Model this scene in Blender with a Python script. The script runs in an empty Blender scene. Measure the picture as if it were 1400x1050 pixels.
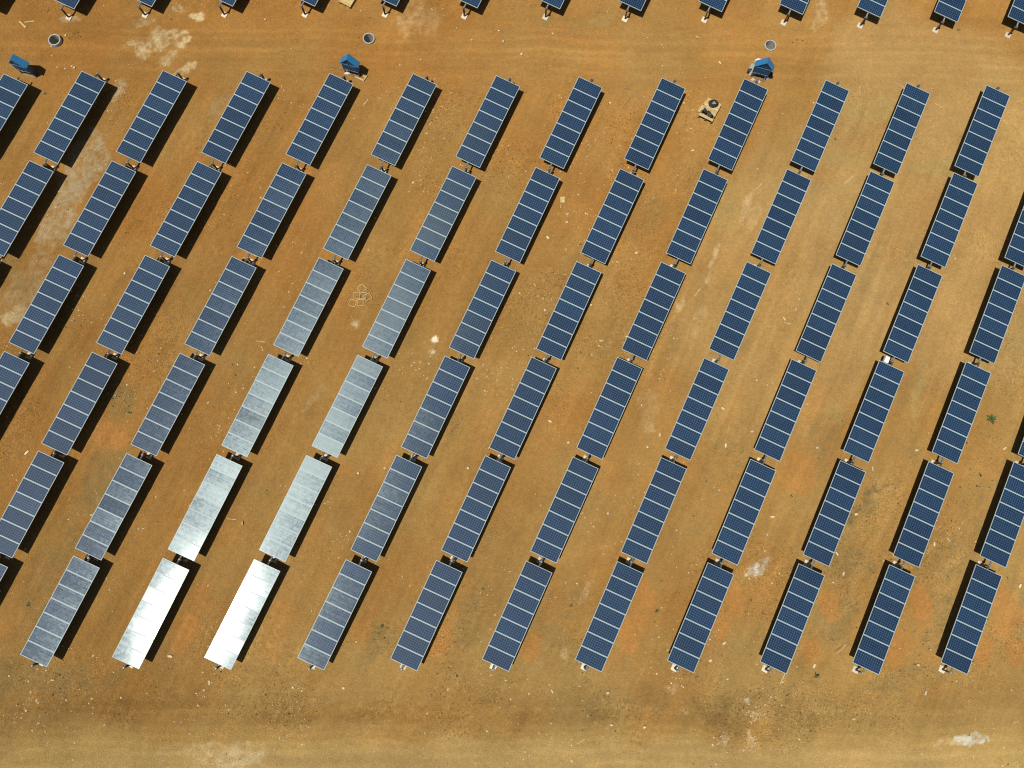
import bpy, bmesh, math, random
import numpy as np
from mathutils import Vector, Matrix

scene = bpy.context.scene
C = scene.collection
PI = math.pi

# ------------------------------------------------------------------ camera, sky, sun, exposure
CAM_H, PITCH, ROLL, FPX = 55.13, 0.14858, 0.01152, 1060.0
cp, sp, cr, sr = math.cos(PITCH), math.sin(PITCH), math.cos(ROLL), math.sin(ROLL)
RIGHT = Vector((cr, 0, sr)); UP = Vector((-sp*sr, cp, sp*cr)); BACK = Vector((-cp*sr, -sp, cp*cr))
cam_data = bpy.data.cameras.new('camera')
cam = bpy.data.objects.new('camera', cam_data); C.objects.link(cam)
cam_data.sensor_fit = 'HORIZONTAL'; cam_data.sensor_width = 36.0
cam_data.lens = FPX/1400*36.0
cam_data.clip_start = 0.5; cam_data.clip_end = 4000
mw = Matrix.Identity(4)
for i, v in enumerate((RIGHT, UP, BACK)):
    for k in range(3): mw[k][i] = v[k]
mw[0][3], mw[1][3], mw[2][3] = 0, 0, CAM_H
cam.matrix_world = mw
scene.camera = cam

SUN = Vector((-0.281, -0.186, 1.0)).normalized()
SUN_STRENGTH, SKY_STRENGTH, EXPOSURE = 5.0, 0.05, -0.20
world = bpy.data.worlds.new('World'); scene.world = world; world.use_nodes = True
wn, wl = world.node_tree.nodes, world.node_tree.links
bg = wn['Background']
sky = wn.new('ShaderNodeTexSky'); sky.sky_type = 'NISHITA'; sky.sun_disc = False
sky.sun_elevation = math.asin(SUN.z); sky.sun_rotation = math.atan2(SUN.x, SUN.y)
wl.new(sky.outputs[0], bg.inputs[0]); bg.inputs[1].default_value = SKY_STRENGTH
sl = bpy.data.lights.new('sun', 'SUN'); sl.energy = SUN_STRENGTH; sl.angle = math.radians(0.53); sl.color = (1.0, 0.955, 0.88)
so = bpy.data.objects.new('sun', sl); C.objects.link(so)
so.rotation_mode = 'QUATERNION'; so.rotation_quaternion = SUN.to_track_quat('Z', 'Y'); so.location = (-30, -22, 100)
scene.view_settings.view_transform = 'Standard'; scene.view_settings.look = 'None'
scene.view_settings.exposure = EXPOSURE; scene.view_settings.gamma = 1.0
scene.cycles.filter_width = 1.1

# ------------------------------------------------------------------ helpers
def at(x, y, z=0.0):
    """point of the plane at height z seen at pixel x, y of the 1400 x 1050 photograph"""
    d = RIGHT*((x-700)/FPX) + UP*((525-y)/FPX) - BACK
    t = (z-CAM_H)/d.z
    return Vector((0, 0, CAM_H)) + d*t

def pix(p):
    d = Vector(p) - Vector((0, 0, CAM_H)); w = -d.dot(BACK)
    return 700+FPX*d.dot(RIGHT)/w, 525-FPX*d.dot(UP)/w

def obj(name, me, parent=None, loc=None, rotz=None):
    o = bpy.data.objects.new(name, me); C.objects.link(o)
    if parent is not None: o.parent = parent
    if loc is not None: o.location = loc
    if rotz is not None: o.rotation_euler = (0, 0, rotz)
    return o

def tag(o, label, cat, group=None):
    o['label'] = label; o['category'] = cat
    if group: o['group'] = group
    return o

def thing(name, label, cat, loc=(0, 0, 0), rotz=0, group=None):
    o = obj(name, None, None, loc, rotz); o.empty_display_size = 0.3
    return tag(o, label, cat, group)

def copy_tree(o, parent=None):
    c = o.copy(); C.objects.link(c)
    if parent is not None: c.parent = parent
    for ch in o.children: copy_tree(ch, c)
    return c

def add_box(bm, x0, x1, y0, y1, z0, z1, bevel=0.0, M=None):
    r = bmesh.ops.create_cube(bm, size=1)
    vs = r['verts']
    for v in vs:
        v.co = Vector(((x0+x1)/2 + v.co.x*(x1-x0), (y0+y1)/2 + v.co.y*(y1-y0), (z0+z1)/2 + v.co.z*(z1-z0)))
    if bevel > 0:
        es = list({e for v in vs for e in v.link_edges})
        rr = bmesh.ops.bevel(bm, geom=es, offset=bevel, segments=1, affect='EDGES')
        vs = list({v for f in rr['faces'] for v in f.verts} | {v for v in vs if v.is_valid})
    if M is not None:
        for v in vs: v.co = M @ v.co
    return vs

def add_tube(bm, pts, radii, seg=8, cap=True):
    rings = []
    for i, p in enumerate(pts):
        p = Vector(p)
        a = Vector(pts[max(0, i-1)]); b = Vector(pts[min(len(pts)-1, i+1)])
        d = (b-a).normalized()
        ref = Vector((0, 0, 1)) if abs(d.z) < 0.9 else Vector((1, 0, 0))
        s = d.cross(ref).normalized(); t = s.cross(d).normalized()
        r = radii[i] if hasattr(radii, '__len__') else radii
        rings.append([bm.verts.new(p + s*math.cos(2*PI*k/seg)*r + t*math.sin(2*PI*k/seg)*r) for k in range(seg)])
    for A, B in zip(rings, rings[1:]):
        for k in range(seg):
            bm.faces.new((A[k], A[(k+1) % seg], B[(k+1) % seg], B[k]))
    if cap:
        bm.faces.new(rings[0][::-1]); bm.faces.new(rings[-1])

def mesh(name, bm, mat, smooth=False):
    me = bpy.data.meshes.new(name)
    bmesh.ops.recalc_face_normals(bm, faces=bm.faces[:])
    bm.to_mesh(me); bm.free()
    for m in (mat if isinstance(mat, (list, tuple)) else [mat]): me.materials.append(m)
    if smooth:
        for p in me.polygons: p.use_smooth = True
    return me

# ------------------------------------------------------------------ materials
def new_mat(name):
    m = bpy.data.materials.new(name); m.use_nodes = True
    return m, m.node_tree.nodes, m.node_tree.links, m.node_tree.nodes['Principled BSDF']

def simple_mat(name, col, rough=0.6, metal=0.0, var=0.15, scale=8.0, bump=0.0, objvar=0.0, spec=0.5):
    m, n, l, b = new_mat(name)
    tc = n.new('ShaderNodeTexCoord'); nz = n.new('ShaderNodeTexNoise')
    nz.inputs['Scale'].default_value = scale; nz.inputs['Detail'].default_value = 5; nz.inputs['Roughness'].default_value = 0.65
    l.new(tc.outputs['Object'], nz.inputs['Vector'])
    mr = n.new('ShaderNodeMapRange'); mr.inputs[1].default_value = 0.3; mr.inputs[2].default_value = 0.7
    mr.inputs[3].default_value = 1-var; mr.inputs[4].default_value = 1+var
    l.new(nz.outputs[0], mr.inputs[0])
    src = mr.outputs[0]
    if objvar > 0:
        oi = n.new('ShaderNodeObjectInfo'); m2 = n.new('ShaderNodeMapRange')
        m2.inputs[3].default_value = 1-objvar; m2.inputs[4].default_value = 1+objvar
        l.new(oi.outputs['Random'], m2.inputs[0])
        mm = n.new('ShaderNodeMath'); mm.operation = 'MULTIPLY'
        l.new(src, mm.inputs[0]); l.new(m2.outputs[0], mm.inputs[1]); src = mm.outputs[0]
    vm = n.new('ShaderNodeVectorMath'); vm.operation = 'SCALE'; vm.inputs[0].default_value = col
    l.new(src, vm.inputs['Scale']); l.new(vm.outputs[0], b.inputs['Base Color'])
    b.inputs['Roughness'].default_value = rough; b.inputs['Metallic'].default_value = metal
    b.inputs['Specular IOR Level'].default_value = spec
    if bump > 0:
        bp = n.new('ShaderNodeBump'); bp.inputs['Strength'].default_value = bump; bp.inputs['Distance'].default_value = 0.02
        l.new(nz.outputs[0], bp.inputs['Height']); l.new(bp.outputs[0], b.inputs['Normal'])
    return m

def ground_mat():
    m, n, l, b = new_mat('soil')
    n.remove(b)
    out = n['Material Output']
    d = n.new('ShaderNodeBsdfDiffuse'); d.inputs['Roughness'].default_value = 1.0
    a = n.new('ShaderNodeAttribute'); a.attribute_name = 'soil'
    geo = n.new('ShaderNodeNewGeometry')
    def noise(scale, detail, rough, lo, hi, p0=0.3, p1=0.7):
        t = n.new('ShaderNodeTexNoise'); t.inputs['Scale'].default_value = scale
        t.inputs['Detail'].default_value = detail; t.inputs['Roughness'].default_value = rough
        l.new(geo.outputs['Position'], t.inputs['Vector'])
        r = n.new('ShaderNodeMapRange'); r.inputs[1].default_value = p0; r.inputs[2].default_value = p1
        r.inputs[3].default_value = lo; r.inputs[4].default_value = hi
        l.new(t.outputs[0], r.inputs[0]); return t, r
    t1, r1 = noise(3.2, 6, 0.75, 0.86, 1.14)
    ro = n.new('ShaderNodeAttribute'); ro.attribute_name = 'rough'
    t2, r2 = noise(8.0, 5, 0.75, 0.70, 1.30)
    t6, r6 = noise(11.0, 3, 0.75, 0.80, 1.20)
    t4, r4 = noise(6.5, 2, 0.6, 1.0, 0.35, 0.60, 0.70)
    t5, r5 = noise(9.3, 1, 0.5, 1.0, 1.55, 0.64, 0.74)
    def mixr(v):
        k = n.new('ShaderNodeMix'); k.data_type = 'FLOAT'; k.inputs['A'].default_value = 1.0
        l.new(ro.outputs['Fac'], k.inputs['Factor']); l.new(v, k.inputs['B']); return k.outputs['Result']
    e = n.new('ShaderNodeMath'); e.operation = 'MULTIPLY'; l.new(mixr(r4.outputs[0]), e.inputs[0]); l.new(mixr(r5.outputs[0]), e.inputs[1])
    e2 = n.new('ShaderNodeMath'); e2.operation = 'MULTIPLY'; l.new(e.outputs[0], e2.inputs[0])
    k2 = n.new('ShaderNodeMix'); k2.data_type = 'FLOAT'; l.new(ro.outputs['Fac'], k2.inputs['Factor']); l.new(r6.outputs[0], k2.inputs['A']); l.new(r2.outputs[0], k2.inputs['B']); l.new(k2.outputs['Result'], e2.inputs[1])
    r2 = e2
    mul = n.new('ShaderNodeMath'); mul.operation = 'MULTIPLY'
    l.new(r1.outputs[0], mul.inputs[0]); l.new(r2.outputs[0], mul.inputs[1])
    vm = n.new('ShaderNodeVectorMath'); vm.operation = 'SCALE'
    l.new(a.outputs['Color'], vm.inputs[0]); l.new(mul.outputs[0], vm.inputs['Scale'])
    l.new(vm.outputs[0], d.inputs['Color'])
    bp = n.new('ShaderNodeBump'); bp.inputs['Strength'].default_value = 1.0; bp.inputs['Distance'].default_value = 0.06
    t3, r3 = noise(9.0, 5, 0.7, 0, 1, 0.2, 0.8)
    l.new(r3.outputs[0], bp.inputs['Height']); l.new(bp.outputs[0], d.inputs['Normal'])
    l.new(d.outputs[0], out.inputs[0])
    return m

def cell_mat():
    """solar cells under textured glass: 12 x 6 cells per module, UV 0..1 over the laminate"""
    m, n, l, b = new_mat('solar_cells')
    uv = n.new('ShaderNodeUVMap'); uv.uv_map = 'UV'
    sx = n.new('ShaderNodeSeparateXYZ'); l.new(uv.outputs[0], sx.inputs[0])
    def math_(op, a, bb=None, clamp=False):
        k = n.new('ShaderNodeMath'); k.operation = op; k.use_clamp = clamp
        for i, v in enumerate((a, bb)):
            if v is None: continue
            if isinstance(v, (int, float)): k.inputs[i].default_value = v
            else: l.new(v, k.inputs[i])
        return k.outputs[0]
    # laminate margins
    U = math_('MULTIPLY', math_('SUBTRACT', sx.outputs[0], 0.012), 12/0.976)
    V = math_('MULTIPLY', math_('SUBTRACT', sx.outputs[1], 0.022), 6/0.956)
    fu, fv = math_('FRACT', U), math_('FRACT', V)
    du = math_('ABSOLUTE', math_('SUBTRACT', fu, 0.5)); dv = math_('ABSOLUTE', math_('SUBTRACT', fv, 0.5))
    gap = math_('MAXIMUM', math_('GREATER_THAN', du, 0.468), math_('GREATER_THAN', dv, 0.468))
    edge = math_('MAXIMUM', math_('GREATER_THAN', math_('ABSOLUTE', math_('SUBTRACT', sx.outputs[0], 0.5)), 0.488),
                 math_('GREATER_THAN', math_('ABSOLUTE', math_('SUBTRACT', sx.outputs[1], 0.5)), 0.478))
    gap = math_('MAXIMUM', gap, edge)
    # three busbars along u per cell
    bus = math_('GREATER_THAN', math_('ABSOLUTE', math_('SUBTRACT', math_('FRACT', math_('MULTIPLY', fv, 3.0)), 0.5)), 0.465)
    cid = n.new('ShaderNodeCombineXYZ')
    l.new(math_('FLOOR', U), cid.inputs[0]); l.new(math_('FLOOR', V), cid.inputs[1])
    oi = n.new('ShaderNodeObjectInfo')
    l.new(math_('MULTIPLY', oi.outputs['Random'], 517.0), cid.inputs[2])
    wnz = n.new('ShaderNodeTexWhiteNoise'); wnz.noise_dimensions = '3D'; l.new(cid.outputs[0], wnz.inputs['Vector'])
    wob = n.new('ShaderNodeTexWhiteNoise'); wob.noise_dimensions = '1D'; l.new(oi.outputs['Random'], wob.inputs['W'])
    ramp = n.new('ShaderNodeValToRGB'); cr_ = ramp.color_ramp
    cr_.elements[0].color = (0.0038, 0.0175, 0.052, 1); cr_.elements[1].color = (0.0056, 0.0235, 0.068, 1)
    l.new(wnz.outputs['Value'], ramp.inputs[0])
    mx = n.new('ShaderNodeMix'); mx.data_type = 'RGBA'
    l.new(math_('MULTIPLY', bus, 0.35), mx.inputs['Factor']); l.new(ramp.outputs[0], mx.inputs['A']); mx.inputs['B'].default_value = (0.09, 0.12, 0.16, 1)
    m2 = n.new('ShaderNodeMix'); m2.data_type = 'RGBA'
    l.new(gap, m2.inputs['Factor']); l.new(mx.outputs['Result'], m2.inputs['A']); m2.inputs['B'].default_value = (0.092, 0.185, 0.245, 1)
    gp = n.new('ShaderNodeNewGeometry'); dn = n.new('ShaderNodeTexNoise'); dn.inputs['Scale'].default_value = 1.3; dn.inputs['Detail'].default_value = 5; dn.inputs['Roughness'].default_value = 0.7
    l.new(gp.outputs['Position'], dn.inputs['Vector'])
    dust = n.new('ShaderNodeMix'); dust.data_type = 'RGBA'
    l.new(math_('MULTIPLY', math_('SUBTRACT', dn.outputs[0], 0.38, True), 0.06), dust.inputs['Factor']); l.new(m2.outputs['Result'], dust.inputs['A']); dust.inputs['B'].default_value = (0.27, 0.21, 0.13, 1)
    vs_ = n.new('ShaderNodeVectorMath'); vs_.operation = 'SCALE'; l.new(dust.outputs['Result'], vs_.inputs[0])
    l.new(math_('ADD', math_('MULTIPLY', wob.outputs['Value'], 0.26), 0.87), vs_.inputs['Scale'])
    l.new(vs_.outputs[0], b.inputs['Base Color'])
    # each module and each cell sits a little differently in the laminate
    def jit(col, amp):
        s = n.new('ShaderNodeVectorMath'); s.operation = 'SUBTRACT'; l.new(col, s.inputs[0]); s.inputs[1].default_value = (.5, .5, .5)
        k = n.new('ShaderNodeVectorMath'); k.operation = 'SCALE'; k.inputs['Scale'].default_value = amp; l.new(s.outputs[0], k.inputs[0]); return k.outputs[0]
    geo = n.new('ShaderNodeNewGeometry')
    ad = n.new('ShaderNodeVectorMath'); l.new(geo.outputs['Normal'], ad.inputs[0]); l.new(jit(wob.outputs['Color'], 0.024), ad.inputs[1])
    nm1 = n.new('ShaderNodeVectorMath'); nm1.operation = 'NORMALIZE'; l.new(ad.outputs[0], nm1.inputs[0])
    ad2 = n.new('ShaderNodeVectorMath'); l.new(ad.outputs[0], ad2.inputs[0]); l.new(jit(wnz.outputs['Color'], 0.014), ad2.inputs[1])
    cr2 = n.new('ShaderNodeCombineXYZ'); l.new(math_('FLOOR', math_('MULTIPLY', V, 2.0)), cr2.inputs[1]); l.new(math_('MULTIPLY', oi.outputs['Random'], 331.0), cr2.inputs[2])
    wrow = n.new('ShaderNodeTexWhiteNoise'); wrow.noise_dimensions = '3D'; l.new(cr2.outputs[0], wrow.inputs['Vector'])
    ad4 = n.new('ShaderNodeVectorMath'); l.new(ad2.outputs[0], ad4.inputs[0]); l.new(jit(wrow.outputs['Color'], 0.010), ad4.inputs[1])
    nm2 = n.new('ShaderNodeVectorMath'); nm2.operation = 'NORMALIZE'; l.new(ad4.outputs[0], nm2.inputs[0])
    ad3 = n.new('ShaderNodeVectorMath'); l.new(geo.outputs['Normal'], ad3.inputs[0]); l.new(jit(wob.outputs['Color'], 0.005), ad3.inputs[1])
    nm3 = n.new('ShaderNodeVectorMath'); nm3.operation = 'NORMALIZE'; l.new(ad3.outputs[0], nm3.inputs[0])
    tg = n.new('ShaderNodeTangent'); tg.direction_type = 'UV_MAP'; tg.uv_map = 'UV'
    b.inputs['Roughness'].default_value = 0.5; b.inputs['Specular IOR Level'].default_value = 0.15
    l.new(nm1.outputs[0], b.inputs['Normal'])
    # textured front glass: a tight gloss and a faint broad sheen drawn out across the cell fingers
    def gloss(dist, col, rough, an, nrm):
        g = n.new('ShaderNodeBsdfAnisotropic'); g.distribution = dist
        g.inputs['Color'].default_value = col; g.inputs['Roughness'].default_value = rough
        g.inputs['Anisotropy'].default_value = an; g.inputs['Rotation'].default_value = 0.0
        l.new(tg.outputs[0], g.inputs['Tangent']); l.new(nrm, g.inputs['Normal']); return g.outputs[0]
    a1 = n.new('ShaderNodeAddShader'); a2 = n.new('ShaderNodeAddShader')
    l.new(b.outputs[0], a1.inputs[0]); l.new(gloss('BECKMANN', (.0150, .0182, .0172, 1), 0.302, 0.50, nm2.outputs[0]), a1.inputs[1])
    l.new(a1.outputs[0], a2.inputs[0]); l.new(gloss('BECKMANN', (.030, .031, .031, 1), 0.134, 0.25, nm3.outputs[0]), a2.inputs[1])
    l.new(a2.outputs[0], n['Material Output'].inputs[0])
    return m

M = {
    'soil': ground_mat(), 'cells': cell_mat(),
    'alu': simple_mat('aluminium_frame', (0.46, 0.515, 0.48), 0.6, 0.0, 0.06, 4),
    'galv': simple_mat('galvanised_steel', (0.25, 0.26, 0.24), 0.5, 0.5, 0.25, 9, objvar=0.15),
    'rust': simple_mat('rusty_steel', (0.10, 0.065, 0.05), 0.75, 0.1, 0.35, 7, objvar=0.2),
    'backsheet': simple_mat('backsheet', (0.10, 0.10, 0.10), 0.6, 0, 0.05),
    'concrete': simple_mat('pale_concrete', (0.60, 0.53, 0.39), 0.9, 0, 0.22, 7, 0.4, objvar=0.15),
    'ring': simple_mat('grey_concrete', (0.40, 0.40, 0.34), 0.9, 0, 0.22, 6, 0.4),
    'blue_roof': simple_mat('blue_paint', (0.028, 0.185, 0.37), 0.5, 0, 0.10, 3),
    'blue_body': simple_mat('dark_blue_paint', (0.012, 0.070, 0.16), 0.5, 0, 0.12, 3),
    'blue_trim': simple_mat('faded_blue_trim', (0.08, 0.22, 0.40), 0.5, 0, 0.10, 3),
    'wood': simple_mat('pale_timber', (0.50, 0.37, 0.155), 0.85, 0, 0.25, 5, 0.3, objvar=0.12),
    'wood_dark': simple_mat('weathered_timber', (0.22, 0.15, 0.07), 0.9, 0, 0.3, 5, 0.3, objvar=0.2),
    'white': simple_mat('white_plastic', (0.78, 0.79, 0.78), 0.5, 0, 0.05),
    'black': simple_mat('black_rubber', (0.022, 0.024, 0.026), 0.55, 0, 0.3, 12),
    'stone': simple_mat('pale_stone', (0.58, 0.47, 0.29), 0.9, 0, 0.18, 12, 0.3, objvar=0.22),
    'gravel': simple_mat('gravel_stone', (0.62, 0.49, 0.29), 0.95, 0, 0.35, 1.6),
    'clod': simple_mat('dry_clod', (0.11, 0.065, 0.025), 0.95, 0, 0.4, 1.3),
    'leaf': simple_mat('weed_leaf', (0.075, 0.105, 0.024), 0.6, 0, 0.45, 9, objvar=0.35),
    'tarp': simple_mat('grey_sheet', (0.36, 0.36, 0.28), 0.6, 0, 0.2, 6, 0.4),
}

# ------------------------------------------------------------------ ground: one sheet to the horizon
rng = np.random.default_rng(7)
def vnoise(x, y, scale, seed, oct=4, gain=0.55):
    """value noise -1..1, smooth, vectorised"""
    tot = np.zeros_like(x); amp = 1.0; norm = 0.0; s = scale
    for o in range(oct):
        r = np.random.default_rng(seed*101+o)
        N = 256; lat = r.random((N, N))*2-1
        fx, fy = x/s + 37.3*o, y/s + 11.7*o
        ix, iy = np.floor(fx).astype(int), np.floor(fy).astype(int)
        tx, ty = fx-ix, fy-iy
        tx = tx*tx*tx*(tx*(tx*6-15)+10); ty = ty*ty*ty*(ty*(ty*6-15)+10)
        a = lat[ix % N, iy % N]; b = lat[(ix+1) % N, iy % N]; c = lat[ix % N, (iy+1) % N]; d = lat[(ix+1) % N, (iy+1) % N]
        tot += amp*((a*(1-tx)+b*tx)*(1-ty) + (c*(1-tx)+d*tx)*ty); norm += amp
        amp *= gain; s *= 0.5
    return tot/norm*1.6

def sstep(a, b, x):
    t = np.clip((x-a)/(b-a), 0, 1); return t*t*(3-2*t)

AZ = 4.28
U2 = np.array([math.cos(AZ), math.sin(AZ)])       # along a table line, towards the lower end
W2 = np.array([-U2[1], U2[0]])                    # across a table, towards its right edge

def axis_coords(lo, hi, step, far):
    c = list(np.arange(lo, hi+1e-6, step)); s = step
    a = []; v = hi
    while v < far: s *= 1.35; v += s; a.append(v)
    s = step; bb = []; v = lo
    while v > -far: s *= 1.35; v -= s; bb.append(v)
    return np.array(bb[::-1]+c+a)

RINGS = [(74, 54, 0.47, 0.30), (504, 52, 0.46, 0.16), (1053.5, 61.5, 0.46, 0.10)]   # px, py, outer radius, rim height
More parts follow.
